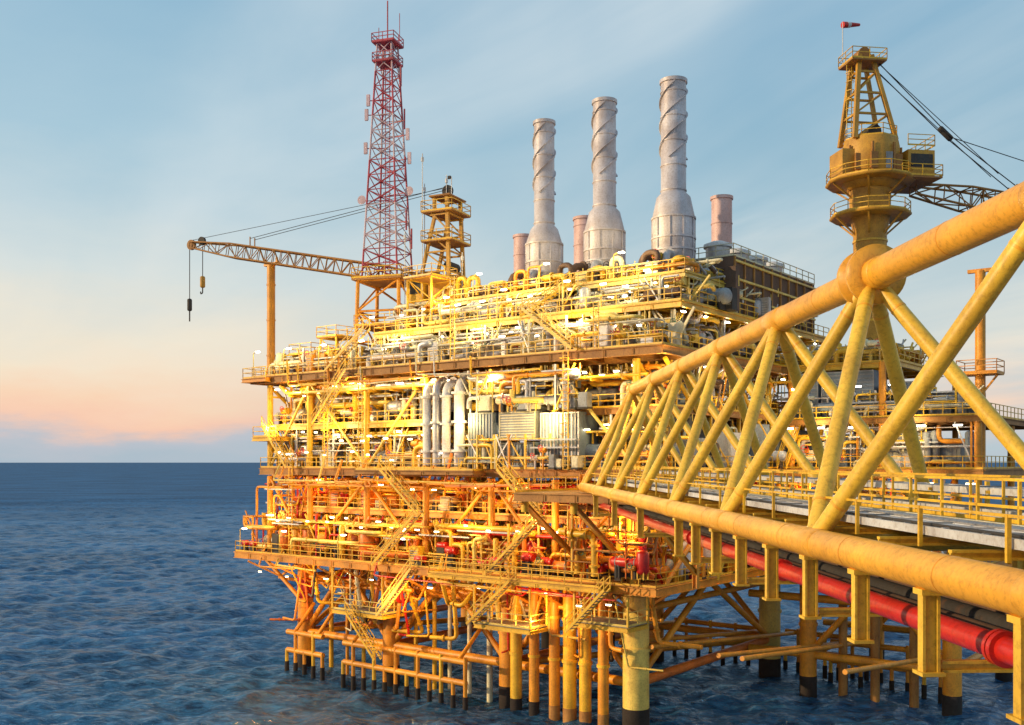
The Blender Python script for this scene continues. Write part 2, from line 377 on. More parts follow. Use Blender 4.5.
# rooftop enclosures at the rear right
eq.box(-9,-.5,13,32,Z5+.1,40.3,'brown')
for y in range(13,32,2): eq.box(-.5+.004,-.35,y+.05,y+.25,Z5+.1,40.3,'rust_orange')
for z in(36.6,38.2,39.8): eq.box(-.49,-.3,13.1,31.9,z,z+.18,'pale_yellow')
for k in range(5):
    x=-8+k*1.7; eq.box(x,x+1.3,12.2,12.99,Z5+.3,39.2,random.choice(('brown','grey','white')))
rail(rl,[(-9,13,40.3),(-.5,13,40.3),(-.5,32,40.3)],'cream')
for y in(15,19,23,27): eq.cyl((-3,y,40.3),(-3,y,41.6),1.1,'silver',16); eq.lathe((-3,y,41.6),(-3,y,42.2),[(0,1.3),(.5,1.3),(1,.5)],'white',16); 
zone(-26,-10,12,26,Z6,Z6+3,45,YP+('silver',),('silver','white','cream'))
for k in range(14):
    x=-29+k*1.8+U(-.4,.4); h=U(1.0,2.5); zt=Z6+h
    pp.pipe([(x,6.2,Z6),(x,6.2,zt),(x+U(.8,1.6),6.2,zt),(x+1.2,6.2,Z6+.5)],random.choice((.12,.18,.25)),random.choice(('yellow','yellow','cream','brown','orange')),9,flange=1.2)
for u in(-19.6,-12.5,-5.1):
    for s in(-1,1): pp.pipe([(u+s*1.2,7,Z5),(u+s*1.2,7,Z6+2.3),(u+s*.5,9.5,Z6+2.3)],.34,'silver' if s>0 else 'brown',12,flange=1.5)
    st.box(u-2.2,u+2.2,8.3,8.45,Z6-.2,Z6+.9,'grey')
for (x,y,w,zt) in((-46,4,3,33.6),(-41,3,2.4,35),(-29.5,5,3.2,40.2)):
    lattice(st,(x,y,Z4 if x<-28 else Z6),(x,y,zt),w,w,2 if x<-35 else 4,'yellow',.12,.07)
    st.box(x-w/2-.3,x+w/2+.3,y-w/2-.3,y+w/2+.3,zt,zt+.1,'rust_orange'); rail(rl,[(x-w/2-.3,y-w/2-.3,zt+.1),(x+w/2+.3,y-w/2-.3,zt+.1),(x+w/2+.3,y+w/2+.3,zt+.1),(x-w/2-.3,y+w/2+.3,zt+.1)],'yellow',closed=True)
# stairs
for (a,c) in (((-38,-.9,Z4),(-32.5,-.9,Z5)),((-44,-.9,Z2),(-48,-.9,Z3)),((-40,-.9,Z3),(-35,-.9,Z4)),((-30,-2.2,Z0),(-24.5,-2.2,Z1)),((-24,-2.2,Z1),(-29,-2.2,Z2)),
              ((-16,-2.6,Z0),(-10.5,-2.6,Z1)),((-10,-2.6,Z1),(-14.5,-2.6,Z2)),((-8,-1,Z4+.1),(-13,-1,Z5)),((1.0,6,Z0),(1.0,13,Z2)),((1.0,20,Z2),(1.0,28,Z4)),((-16,2.3,Z5),(-12,4.3,Z6))):
    stair(st,a,c)
for x,z0,z1 in((-33.5,Z2,Z4),(-21.5,Z4,Z6+1),(-9,Z2,Z4),(-44,Z0,Z2),(-6,Z4,Z5),(-38.5,Z2,Z4)): ladder(st,x,-.75,z0,z1)
for x,m in((-46,'deep_orange'),(-43.4,'deep_orange'),(-40.5,'orange'),(-36,'deep_orange'),(-33.6,'deep_orange'),(-23,'red'),(-19.4,'deep_orange'),(-13.5,'red'),(-6,'white'),(-3.8,'white')):
    y=U(.2,1.6); h=U(2.4,3.2)
    eq.vessel((x,y,Z0+.4),(x,y,Z0+h),.78,m,18); eq.ring((x,y,Z0+1.8),(0,0,1),.84,.12,'rust_orange' if m!='white' else 'grey',18); pp.pipe([(x,y,Z0+h-.1),(x,y,Z0+4.1),(x+1.6,y,Z0+4.1)],.14,m if m!='white' else 'cream',8,flange=.6)
for k in range(9):
    x=U(-26,-4); z=U(Z0+.6,Z0+2.6); y=U(-1,.8); eq.vessel((x-.5,y,z),(x+.6,y,z),U(.22,.4),'red',12); eq.ring((x+.65,y,z),(1,0,0),.35,.14,'red',12); eq.box(x-.4,x+.5,y-.2,y+.2,Z0,z-.2,'dark')
for x in(-51.2,-49.9): eq.vessel((x-.5,-1.0,Z0+.9),(x+.5,-1.0,Z0+.9),.3,'red',12); eq.box(x-.3,x+.3,-1.2,-.8,Z0,Z0+.62,'dark')
eq.box(-52.6,-50.6,4.3,5.6,Z2-.5,Z2+1.0,'orange'); eq.vessel((-52,5.8,Z2+.3),(-49.8,5.8,Z2+.3),.6,'deep_orange',14)
for y in (5,9,14,19,25): eq.vessel((-1.2,y,Z0+.5),(-1.2,y,Z0+3.2),.75,'white' if y<15 else 'orange',16)
for y in (4,8,12,17,22,27): eq.box(-1.2,-.25,y,y+3.2,Z2+.1,Z2+U(2.2,4.2),random.choice(('bluegrey','grey','white')))
# lamps
for z,y,n,x0,x1,w in ((Z1-.7,-.6,28,-50,-2,0),(Z2-1.05,1.8,22,-45,-3,0),(Z3-.65,.4,26,-48,-3,1),(Z4-1.15,.1,28,-49,-2,1),(Z5-.8,2,24,-34,-1,1),(Z6-.7,4.6,17,-26,-2,1),(Z0-1.2,-.8,14,-50,-3,0),(Z5+1.9,.5,10,-34,-2,1),(Z3-2.6,.3,12,-48,-22,1)):
    for i in range(n):
        if R()<.85: lamp(x0+(x1-x0)*(i+.5)/n+U(-.8,.8),y+U(-.4,.6),z-U(0,1.1),w and R()<.6,L=U(.22,.6))
for z in(Z2-1.1,Z4-1.2,Z5-.8):
    for y in range(3,34,4): lm.box(-.3,-.15,y,y+.6,z-.1,z,'lamp_white')
def postlamp(x,y,z,h=2.6,dx=.7):
    lm.pipe([(x,y,z),(x,y,z+h),(x+dx,y-.1,z+h+.15)],.05,'pale_yellow',6); lm.box(x+dx-.1,x+dx+.4,y-.2,y+.06,z+h+.05,z+h+.16,'lamp_white')
for x in(-50.6,-45.5,-40,-34.5): postlamp(x,-.4,Z4)
for x in(-51.6,-45,-36,-28): postlamp(x,-1.4,Z0,2.4)
for x in(-26,-19,-12,-4): postlamp(x,2.6,Z5,2.6)
for x in(-24,-16,-8): postlamp(x,5.1,Z6,2.2)
def PL(x,y,z,e,c=(1,.66,.22)): LIGHTS.append((x,y,z,e*1.5,c))
for x in(-47,-38,-29,-20,-11,-2.5):
    PL(x,-1.9,Z1-.3,480,(1,.62,.18)); PL(x+3,3.2,Z2-1.6,280,(1,.56,.14))
    PL(x,-1.3,Z3-.2,480,(1,.72,.26)); PL(x+3,-.6,Z4-1.6,440,(1,.72,.26))
for x in(-46,-39): PL(x,-1,Z4+3.2,380,(1,.72,.25))
for x in(-30,-20,-9): PL(x,.0,Z5-.6,520,(1,.78,.33)); PL(x+3,3.3,Z6+.6,380,(1,.78,.33))
for x in(-20,-8): PL(x,4,Z6+3.2,300,(1,.75,.32))
for y in(8,24): PL(1.6,y,Z2-2.5,500,(1,.62,.2)); PL(1.6,y,Z4-2.5,450,(1,.76,.36))
for x in(-42,-27,-11): PL(x,-2.6,Z0-3.4,900,(1,.56,.15))

# ---------------------------------------------------------------- jacket
def pile(x,y,r,zt=Z0-1,m='yellow',n=18):
    jk.cyl((x,y,1.6),(x,y,zt),r,m,n); jk.cyl((x,y,-6),(x,y,1.6),r*1.03,'marine_growth',n); jk.ring((x,y,6.5),(0,0,1),r*1.12,.3,m,n); jk.ring((x,y,zt-.6),(0,0,1),r*1.15,.4,m,n)
JX=(-46,-33,-18,-4.5)
for x in JX:
    for y in(3,30): pile(x,y,.85 if x<-5 else 1.1,m='orange' if x<-5 else 'pale_yellow')
jk.ring((-46,3,8.4),(0,0,1),.9,2.2,'red',18)
for y in(3,30):
    for i in range(3):
        a,c=JX[i],JX[i+1]
        for z,r in((3.6,.42),(9.6,.3)): jk.cyl((a,y,z),(c,y,z),r,'orange',12)
        mx=(a+c)/2
        jk.cyl((a,y,3.6),(mx,y,11),.3,'orange',10); jk.cyl((c,y,3.6),(mx,y,11),.3,'orange',10)
for x in JX:
    jk.cyl((x,3,3.6),(x,30,3.6),.42,'deep_orange',12); jk.cyl((x,3,9.6),(x,30,9.6),.3,'orange',12)
    jk.cyl((x,3,3.6),(x,16,11),.3,'orange',10); jk.cyl((x,30,3.6),(x,16,11),.3,'orange',10)
jk.cyl((-46,3,3.6),(-33,30,3.6),.3,'orange',10); jk.cyl((-18,3,3.6),(-4.5,30,3.6),.3,'orange',10)
for y in(2,14,28): jk.cyl((-46,y,7.5),(-51.8,y,Z0-.9),.22,'orange',10)
for x in(-16,-14,-11.8,-10.2,-8.6,-6.8):
    r=U(.38,.62); jk.cyl((x,1.6,1),(x,1.6,Z0-.8),r,'orange' if r<.5 else 'yellow',14); jk.cyl((x,1.6,-5),(x,1.6,1),r*1.03,'rust_orange' if x>-12 else 'marine_growth',14)
    for z in(5,8.6): jk.ring((x,1.6,z),(0,0,1),r*1.2,.25,'yellow',14)
for x in(-43,-40.5,-38,-30.5,-28,-26,-23.5,-21): jk.cyl((x,4,-4),(x,4,Z0-.8),U(.15,.3),random.choice(('orange','yellow','pale_yellow','cream')),10)
def fender(x0,x1,y):
    for z in(2.1,4.0): jk.cyl((x0,y,z),(x1,y,z),.28,'orange',12)
    n=int((x1-x0)/1.35)
    for i in range(n+1):
        x=x0+(x1-x0)*i/n; jk.cyl((x,y-.1,.9),(x,y-.1,4.4 if i%2 else 2.2),.19,'yellow' if i%3==0 else 'orange',10); jk.cyl((x,y-.1,-2),(x,y-.1,.9),.24,'marine_growth',10)
    for x in(x0+1,x1-1): jk.cyl((x,y,3.9),(x,3,6.8),.2,'orange',10)
fender(-45.6,-40,0.2); fender(-36,-20,-.6); fender(-17,-5,32.5); fender(2,14,30)
fender(-4,6,33)
def sub(x0,x1,y0,y1,z):
    jk.box(x0,x1,y0,y1,z-.08,z,'grating'); 
    for y in(y0,y1): jk.ib((x0,y,z-.28),(x1,y,z-.28),.2,.35,'yellow')
    for x in(x0,(x0+x1)/2,x1): jk.ib((x,y0,z-.3),(x,y1,z-.3),.2,.3,'yellow'); 
    for x in(x0,x1):
        for y in(y0,y1): jk.beam((x,y,z),(x,y,Z0-.8),.16,.16,'yellow')
    rail(jk,[(x0,y0,z),(x1,y0,z),(x1,y1,z)],'pale_yellow')
sub(-37,-30,-1.2,2,7.4); sub(-17,-11,-3.0,-.6,8.2); sub(-7,-2,-2.4,.6,9.2)
stair(jk,(-30,-1.6,7.4),(-25.5,-1.6,Z0-.1),m='pale_yellow'); stair(jk,(-30,-1.8,3.2),(-34,-1.8,7.4),m='yellow')
stair(jk,(-17,-3.6,8.2),(-12.4,-3.6,Z0-.1),m='yellow'); stair(jk,(-6.6,-3.8,8.6),(-3,-3.8,Z0-.1),m='yellow')
for k in range(60):
    x=U(-46,-2); zt=Z0-1; zb=U(5,10.5); jk.pipe([(x,U(-.8,3),zt),(x,U(-.5,3),zb),(x+U(-4,4),U(0,4),zb)],random.choice((.08,.12,.2)),random.choice(OP+('cream','dark')),8,flange=2)
for i in range(13):
    x=-50.5+i*3.8; jk.beam((x,-1.2,Z0-1),(x+1.9,2.6,Z0-3.2),.2,.2,'orange'); jk.beam((x,3,Z0-3.2),(x+3.6,3,Z0-1),.2,.2,'orange')
jk.cyl((-50,3,Z0-3.2),(-2,3,Z0-3.2),.2,'orange',10)

# ---------------------------------------------------------------- right wing block
deck(0.3,18,22,48,Z2,'rust_orange',sides='FR',dep=.8)
deck(0.3,18,22,48,26.0,'rust_orange',sides='FR',dep=.5)
deck(0.3,16,20,46,Z0,'orange',sides='FR',dep=.8)
deck(.3,10.5,24,38,31.2,'yellow',sides='FR',dep=.5)
for x in(1,9.5,17.5):
    for y in(22.4,35,47):
        st.cyl((x,y,Z0),(x,y,26 if x>10 else 31),.32,'orange',12)
for x,y in((2,24),(15,24),(2,44),(15,44)): pile(x,y,.8,m='orange')
for y in(24,44):
    for z in(3.6,9): jk.cyl((-4,y,z),(15,y,z),.38,'orange',12)
    jk.cyl((2,y,3.6),(8.5,y,11),.3,'orange',10); jk.cyl((15,y,3.6),(8.5,y,11),.3,'orange',10)
for x in(2,15): jk.cyl((x,24,3.6),(x,44,3.6),.35,'orange',12)
for x in(5,8,11.5): jk.cyl((x,25,-4),(x,25,Z0),.42,'rust_orange',12)
zone(.8,17,22.5,23.6,Z2,25.6,70,YP+('white','silver'),('bluegrey','white','grey','cream'),big=.8)
zone(.8,17,22.3,23,26,28.5,40,('silver','grey','yellow','cream'),('grey','bluegrey','cream'),big=.7)
zone(.8,15,20.5,26,Z0,Z2-1,130,OP,('orange','white','dark'))
zone(.6,10,24.3,34,31.2,33.4,70,YP,('grey','bluegrey','yellow'))
for x in(1,3.6,6.2): louver(x,x+2.3,23.2,26,26.1,30.4,'bluegrey',n=12,fr='grey')
for x in(8.9,11.2,13.2,15.4): louver(x,x+1.9,23.4,26,26.1,U(28,29.4),'bluegrey',n=8,fr='grey',vertical=True)
for x in(1,4,7,10,13): louver(x,x+2.7,24.0,26,Z2+.15,Z2+U(2.6,3.6),random.choice(('bluegrey','grey','tray')),n=10,fr='grey',vertical=R()<.5)
st.cyl((17.3,24.0,Z2),(17.3,24.0,38.5),.42,'orange',14); st.beam((16.3,24,38.5),(18.3,24,38.5),.4,.3,'orange')
for z in(29.5,):
    st.box(15.7,18.9,22.6,25.4,z,z+.12,'orange'); rail(rl,[(15.7,22.6,z+.12),(18.9,22.6,z+.12),(18.9,25.4,z+.12),(15.7,25.4,z+.12)],'orange',closed=True)
    for s in(-1,1): st.beam((17.3,24,z-1.8),(17.3+s*1.4,24,z),.16,.16,'orange')
for x in(4,12): 
    PL(x,20.6,Z2-1.6,450,(1,.62,.2)); PL(x,20.6,25.2,340,(1,.78,.4))
for x in(1,4,7,10,13,16): lamp(x,21.9,25.2,True,.7); lamp(x+1,21.9,Z2-1.2,L=.7); lamp(x+.5,21.9,28.9,True,.5)
st.obj('deck_framing',plat); rl.obj('handrails',plat); pp.obj('process_piping',plat); eq.obj('process_equipment',plat); lm.obj('deck_lamps',plat); jk.obj('jacket_legs',plat)
for i,(x,y,z,e,c) in enumerate(LIGHTS):
    ld=bpy.data.lights.new('deck_light',type='POINT'); ld.energy=e; ld.color=c; ld.shadow_soft_size=.35
    o=bpy.data.objects.new('deck_light_%d'%i,ld); o.location=(x,y,z); sc.collection.objects.link(o); o.parent=plat

def loc2w(u,v): return (12+.7884*u+.6152*v, 78-.6152*u+.7884*v)
# ---------------------------------------------------------------- exhaust stacks
def stack(u,v,zb,zw,zc,zt,rw,rn,m,wide=True):
    X,Y=loc2w(u,v); e=empty('exhaust_stack',(X,Y,0),0); b=MB()
    if wide:
        b.lathe((0,0,zb),(0,0,zt),[((z-zb)/(zt-zb),r) for z,r in((zb,rw*.8),(zb+.6,rw*.8),(zb+1.0,rw),(zw,rw),(zc-.4,rn*1.35),(zc,rn),(zt,rn))],m,32)
        for z in(zb+1.1,zb+2.4,(zb+zw)/2+.8,zw-.1): b.ring((0,0,z),(0,0,1),rw+.1,.16,m,32)
        for k in range(4):
            a=k*math.pi/2+.6; b.beam((rw*.9*math.cos(a),rw*.9*math.sin(a),zb-3.5),(rw*.9*math.cos(a),rw*.9*math.sin(a),zb+1),.25,.25,'pale_yellow')
        for k in range(10):
            a=k*math.pi/5; b.beam((rw*1.02*math.cos(a),rw*1.02*math.sin(a),zb+1.2),(rw*1.02*math.cos(a),rw*1.02*math.sin(a),zw),.1,.08,m)
    else: b.lathe((0,0,zb),(0,0,zt),[(0,rn),(1,rn)],m,28)
    z=zc
    while z<zt-1: b.ring((0,0,z+.2),(0,0,1),rn+.06,.1,m,28); z+=2.2
    b.ring((0,0,zt-.15),(0,0,1),rn+.12,.3,m,28); b.lathe((0,0,zt-.02),(0,0,zt+.02),[(0,rn*.85),(1,rn*.85)],'dark',24)
    zs=zc+(zt-zc)*.30; H=zt-zs-.4
    if wide:
        for k in range(3):
            prev=None
            for i in range(61):
                t=i/60; a=2*math.pi*(k/3+t*H/6.2); r0,r1=rn,rn+.16
                q=[Vector((r0*math.cos(a),r0*math.sin(a),zs+H*t)),Vector((r1*math.cos(a),r1*math.sin(a),zs+H*t))]
                if prev is not None:
                    for dz in(-.05,.05):
                        bb=len(b.v)
                        for w in(prev[0],prev[1],q[1],q[0]): b.v.append((w.x,w.y,w.z+dz))
                        b.f.append((bb,bb+1,bb+2,bb+3)); b.m.append(MI[m]); b.s.append(False)
                    bb=len(b.v)
                    for w,dz in((prev[1],-.05),(q[1],-.05),(q[1],.05),(prev[1],.05)): b.v.append((w.x,w.y,w.z+dz))
                    b.f.append((bb,bb+1,bb+2,bb+3)); b.m.append(MI[m]); b.s.append(False)
                prev=q
    b.obj('stack_shell',e)
stack(-19.4,10.5,38.0,43.4,45.2,55.4,1.8,1.0,'stack_steel')
stack(-12.4,10.5,38.3,43.6,45.8,55.9,1.9,1.08,'stack_steel')
stack(-5.1,10.5,38.4,43.8,46.0,56.1,1.9,1.12,'stack_steel')
stack(-8,26,39,0,42,49.4,0,1.05,'pink_steel',False); stack(-25.0,26,38,0,42,49.8,0,1.25,'pink_steel',False); stack(-33.8,26,38,0,42,49.0,0,1.15,'pink_steel',False)

# ---------------------------------------------------------------- radio mast
X,Y=loc2w(-36.5,6); e=empty('radio_mast',(X,Y,0),math.radians(-37.97+20)); b=MB()
lattice(b,(0,0,31.2),(0,0,40.8),5,4.6,3,'orange',.2,.12)
b.box(-2.8,2.8,-2.8,2.8,40.8,41,'rust_orange'); rail(b,[(-2.8,-2.8,41),(2.8,-2.8,41),(2.8,2.8,41),(-2.8,2.8,41)],'yellow',closed=True)
b.box(-2.6,2.6,-2.6,2.6,36,36.1,'rust_orange'); rail(b,[(-2.6,-2.6,36.1),(2.6,-2.6,36.1),(2.6,2.6,36.1),(-2.6,2.6,36.1)],'yellow',closed=True)
lattice(b,(0,0,41),(0,0,66.0),4.0,1.6,16,'mast_red',.1,.055,m2='mast_white')
ladder(b,0,0,41,66,'mast_red')
for z,w in((65.8,1.25),(63.8,1.2)):
    b.box(-w,w,-w,w,z,z+.06,'mast_red'); rail(b,[(-w,-w,z+.06),(w,-w,z+.06),(w,w,z+.06),(-w,w,z+.06)],'mast_red',closed=True,h=.9,sp=1.2)
b.cyl((0,0,66),(0,0,70.5),.07,'mast_red',6); b.cyl((1.2,.4,66),(1.2,.4,69.2),.04,'mast_red',5); b.cyl((-1.2,.4,64),(-1.2,.4,68),.04,'mast_red',5)
for k,(z,dx) in enumerate(((47,2.4),(49.5,-2.5),(52.5,2.3),(55,-2.2),(57.5,2.2),(60,-1.9),(50,2.9),(53.5,2.8),(62,1.8),(58.5,-2.1),(45,3),(56,2.6))):
    b.beam((0,0,z),(dx,-.6,z),.08,.08,'mast_red')
    if k in(1,6): b.lathe((dx,-.7,z),(dx,-1.05,z),[(0,.2),(.5,.4),(1,.48)],'mast_white',16)
    elif k%2==0: b.cyl((dx,-.6,z-.9),(dx,-.6,z+1.2),.09,'mast_red',6)
    else: b.box(dx-.18,dx+.18,-.8,-.6,z-.6,z+.6,'mast_white')
b.obj('lattice_mast',e)
e=empty('whip_antennas',(0,0,0)); b=MB()
for u,v,z0,z1 in((-34,9,41,51.5),(-31.5,6,44,53.5),(-30,8,49,51.5),(-33,5,40,45.6),(-27,7,38,43)):
    x,y=loc2w(u,v); b.cyl((x,y,z0-8),(x,y,z1),.05,'white',5); b.ring((x,y,z1-.6),(0,0,1),.14,.4,'white',8)
b.obj('antenna_rods',e)

# ---------------------------------------------------------------- cranes
def boomlat(b,p0,p1,m,w=1.5,n=18,r=.085):
    p0=Vector(p0);p1=Vector(p1);d=p1-p0
    a=p0+d*.14;c=p0+d*.8
    lattice(b,p0,a,w*.5,w,2,m,r,r*.6); lattice(b,a,c,w,w,n,m,r,r*.6); lattice(b,c,p1,w,w*.45,4,m,r,r*.6)
X,Y=loc2w(-31,8); e=empty('pedestal_crane',(X,Y,0),math.radians(154.3)); b=MB()
b.cyl((0,0,31.2),(0,0,37.6),1.3,'crane_gold',20); b.ring((0,0,37.6),(0,0,1),1.8,.5,'rust_orange',20)
b.box(-2.4,2.6,-1.9,1.9,38,38.4,'crane_gold'); b.box(-2.3,.4,-1.6,1.6,38.4,41,'crane_gold'); b.box(.9,2.6,.5,1.9,38.4,40.8,'yellow'); b.box(2.604,2.62,.7,1.7,39.2,40.5,'dark'); b.box(1.1,2.4,1.904,1.92,39.2,40.5,'dark')
rail(b,[(-2.4,-1.9,38.4),(2.6,-1.9,38.4),(2.6,.4,38.4)],'yellow')
for s in(-1,1):
    b.beam((-2.1,s*1.6,38.4),(-1.7,s*1.4,49),.34,.34,'crane_gold'); b.beam((1.9,s*1.6,38.4),(-.2,s*1.4,46.8),.3,.3,'crane_gold'); b.beam((-.2,s*1.4,46.8),(-.2,s*1.4,49),.26,.26,'crane_gold')
    for z in(41.4,43.4,45.4,47.2): b.beam((-2,s*1.55,z),(1.6-(z-39)*.17,s*1.5,z),.18,.18,'crane_gold')
    for k,z in enumerate((39.4,41.4,43.4,45.4)): b.beam((-2,s*1.55,z),(1.1-(z-39)*.17,s*1.5,z+2),.14,.14,'crane_gold')
for z in(41.4,43.4,45.4,47.2,49): b.beam((-2,-1.5,z),(-2,1.5,z),.16,.16,'crane_gold'); b.beam((0,-1.5,z),(0,1.5,z),.16,.16,'crane_gold')
for z in(44.4,47.4): b.box(-2.6,1,-2,2,z,z+.1,'rust_orange'); rail(b,[(-2.6,-2,z+.1),(1,-2,z+.1),(1,2,z+.1),(-2.6,2,z+.1)],'yellow',closed=True)
b.box(-2.2,.2,-1.8,1.8,49,49.15,'rust_orange'); b.ring((-1,0,49.9),(0,1,0),.6,.3,'dark',16); b.cyl((-2,1,49),(-2,1,51),.05,'white',5); b.box(-1.9,-1.6,.9,1.1,50.8,51.1,'dark')
b.vessel((-1.5,-1.2,42),(-1.5,1.2,42),.5,'dark',14)
boomlat(b,(2,0,41.1),(33.6,0,47.6),'rust_orange',1.5,20,.1)
b.ring((33.6,0,47.6),(0,1,0),.6,.3,'rust_orange',16); b.ring((32,0,47.9),(0,1,0),.5,.3,'dark',16)
for s in(-.4,.4): b.cyl((-1,s,50.2),(24.5,s,47.4),.035,'dark',4)
b.beam((24.5,-.4,46.4),(24.5,-.4,47.6),.1,.1,'rust_orange'); b.beam((24.5,.4,46.4),(24.5,.4,47.6),.1,.1,'rust_orange'); b.cyl((-1,.1,50.2),(33.6,.1,48.1),.03,'dark',4)
b.cyl((33.9,0,47.3),(33.9,0,41.2),.05,'dark',5); b.vessel((33.9,0,41.3),(33.9,0,39.8),.28,'dark',10); b.cyl((33.9,0,39.8),(33.9,0,38.6),.08,'dark',6)
b.cyl((31.9,0,47.3),(31.9,0,43.6),.05,'dark',5); b.vessel((31.9,0,43.8),(31.9,0,42.4),.3,'crane_gold',10); b.pipe([(31.9,0,42.4),(31.9,0,41.8),(32.2,0,41.7),(32.2,0,42)],.07,'dark',6)
b.obj('crane_structure',e)
e=empty('boom_rest_post',(-27.2,112.9,0),math.radians(-37.97)); b=MB()
b.cyl((0,0,31),(0,0,44.2),.46,'orange',16); b.beam((-1,0,44.3),(1,0,44.3),.5,.3,'orange'); b.beam((-1,0,44.3),(-1,0,45),.2,.2,'orange'); b.beam((1,0,44.3),(1,0,45),.2,.2,'orange')
for k in range(4): a=k*1.57; b.beam((1.0*math.cos(a),1.0*math.sin(a),31.2),(0,0,33.6),.15,.15,'orange')
for z in(34,38,42): b.ring((0,0,z),(0,0,1),.52,.16,'orange',16)
b.obj('post',e)
# right crane
e=empty('pedestal_crane',(35.8,100,0),math.radians(8)); b=MB()
G='crane_gold'
b.lathe((0,0,12),(0,0,49.2),[(0,1.6),(.88,1.6),(.93,1.95),(1,2.0)],'crane_gold',28)
for z in(36,40,44): b.ring((0,0,z),(0,0,1),1.68,.2,'yellow',28)
def plat8(r,z,m=G,cx=0):
    b.lathe((cx,0,z-.25),(cx,0,z),[(0,r*.96),(.3,r),(1,r)],m,12)
    rail(b,[(cx+r*.97*math.cos(k*math.pi/6),r*.97*math.sin(k*math.pi/6),z) for k in range(12)],'yellow',closed=True,sp=1.2)
    for k in range(6):
        a=k*math.pi/3; b.beam((1.5*math.cos(a),1.5*math.sin(a),z-2),(cx+r*.9*math.cos(a),r*.9*math.sin(a),z-.25),.16,.16,m)
plat8(3.9,46.6); plat8(4.3,50.0)
b.lathe((0,0,49.1),(0,0,54.0),[(0,2.2),(.12,2.9),(.8,2.9),(1,2.7)],G,8)
for k in range(8): a=(k+.5)*math.pi/4; b.beam((2.9*math.cos(a),2.9*math.sin(a),50),(2.9*math.cos(a),2.9*math.sin(a),53.2),.2,.2,'rust_orange')
for k in range(5): a=-2.4+k*.5; b.box(2.95*math.cos(a)-.35,2.95*math.cos(a)+.35,2.75*math.sin(a)-.2,2.75*math.sin(a)+.1,50.6,52.2,random.choice(('brown','rust_orange','grey')))
b.box(2.6,5.4,-2.6,-.4,50.1,52.6,G); b.box(5.404,5.42,-2.4,-.6,50.8,52.3,'dark'); b.box(2.9,5.2,-2.62,-2.604,50.9,52.2,'dark')
b.box(2.4,5.6,-.2,2.6,50.1,53.0,'rust_orange'); b.box(-3.6,-2.2,-1.4,1.4,50.2,52.8,G)
b.box(1.8,6,-3,3,49.8,49.96,'rust_orange'); rail(b,[(1.8,-3,50),(6,-3,50),(6,3,50)],'yellow')
rail(b,[(2.6*math.cos(k*math.pi/4),2.6*math.sin(k*math.pi/4),54.0) for k in range(8)],'yellow',closed=True)
rail(b,[(2.6,-2.6,53.0),(5.4,-2.6,53.0),(5.4,2.6,53.0)],'yellow')
for s in(-1,1):
    b.beam((-2.4,s*1.6,53.8),(-1.5,s*.7,62.4),.42,.42,G); b.beam((1.9,s*1.6,53.8),(-.2,s*.7,62.4),.36,.36,G)
    for t in(.3,.55,.8): 
        z=53.8+8.6*t; b.beam((-2.4+.9*t,s*(1.6-.9*t),z),(1.9-2.1*t,s*(1.6-.9*t),z),.2,.2,G)
    for t0,t1 in((0,.3),(.3,.55),(.55,.8)): b.beam((-2.4+.9*t0,s*(1.6-.9*t0),53.8+8.6*t0),(1.9-2.1*t1,s*(1.6-.9*t1),53.8+8.6*t1),.16,.16,G)
for t in(.3,.55,.8): z=53.8+8.6*t; w=1.6-.9*t; b.beam((-2.4+.9*t,-w,z),(-2.4+.9*t,w,z),.18,.18,G); b.beam((1.9-2.1*t,-w,z),(1.9-2.1*t,w,z),.18,.18,G)
b.box(-2.6,1,-1.5,1.5,61.6,61.74,'rust_orange'); rail(b,[(-2.6,-1.5,61.74),(1,-1.5,61.74),(1,1.5,61.74),(-2.6,1.5,61.74)],'yellow',closed=True)
b.ring((-.9,0,62.6),(0,1,0),.6,1.4,'rust_orange',16); ladder(b,-2.2,0,54.2,62)
b.cyl((-2.4,1,61.7),(-2.4,1,66.3),.05,'white',5); b.lathe((-2.4,1,66.0),(-.4,1.4,66.3),[(0,.32),(.2,.3),(1,.14)],'red',10); b.lathe((-1.9,1.1,66.07),(-1.5,1.18,66.13),[(0,.3),(1,.26)],'white',10)
b.ring((0,0,54.8),(0,1,0),.7,2,'dark',16)
boomlat(b,(4.6,0,49.4),(48,4,45.4),'rust_orange',2.0,22,.12)
for s in(-.6,.6): b.cyl((-.6,s,62.8),(8.0,s*.6,55.2),.06,'dark',4); b.cyl((8.0,s*.6,55.2),(15.5,s,50),.06,'dark',4); b.cyl((-.6,s,62.6),(13.5,s,51.2),.045,'dark',4)
b.vessel((7.4,0,55.8),(8.8,0,54.6),.32,'dark',10); b.cyl((8.6,.2,55),(46,3.5,47),.05,'dark',4); b.beam((15.5,-.7,49),(15.5,-.7,50.2),.14,.14,'rust_orange'); b.beam((15.5,.7,49),(15.5,.7,50.2),.14,.14,'rust_orange')
b.obj('crane_structure',e)

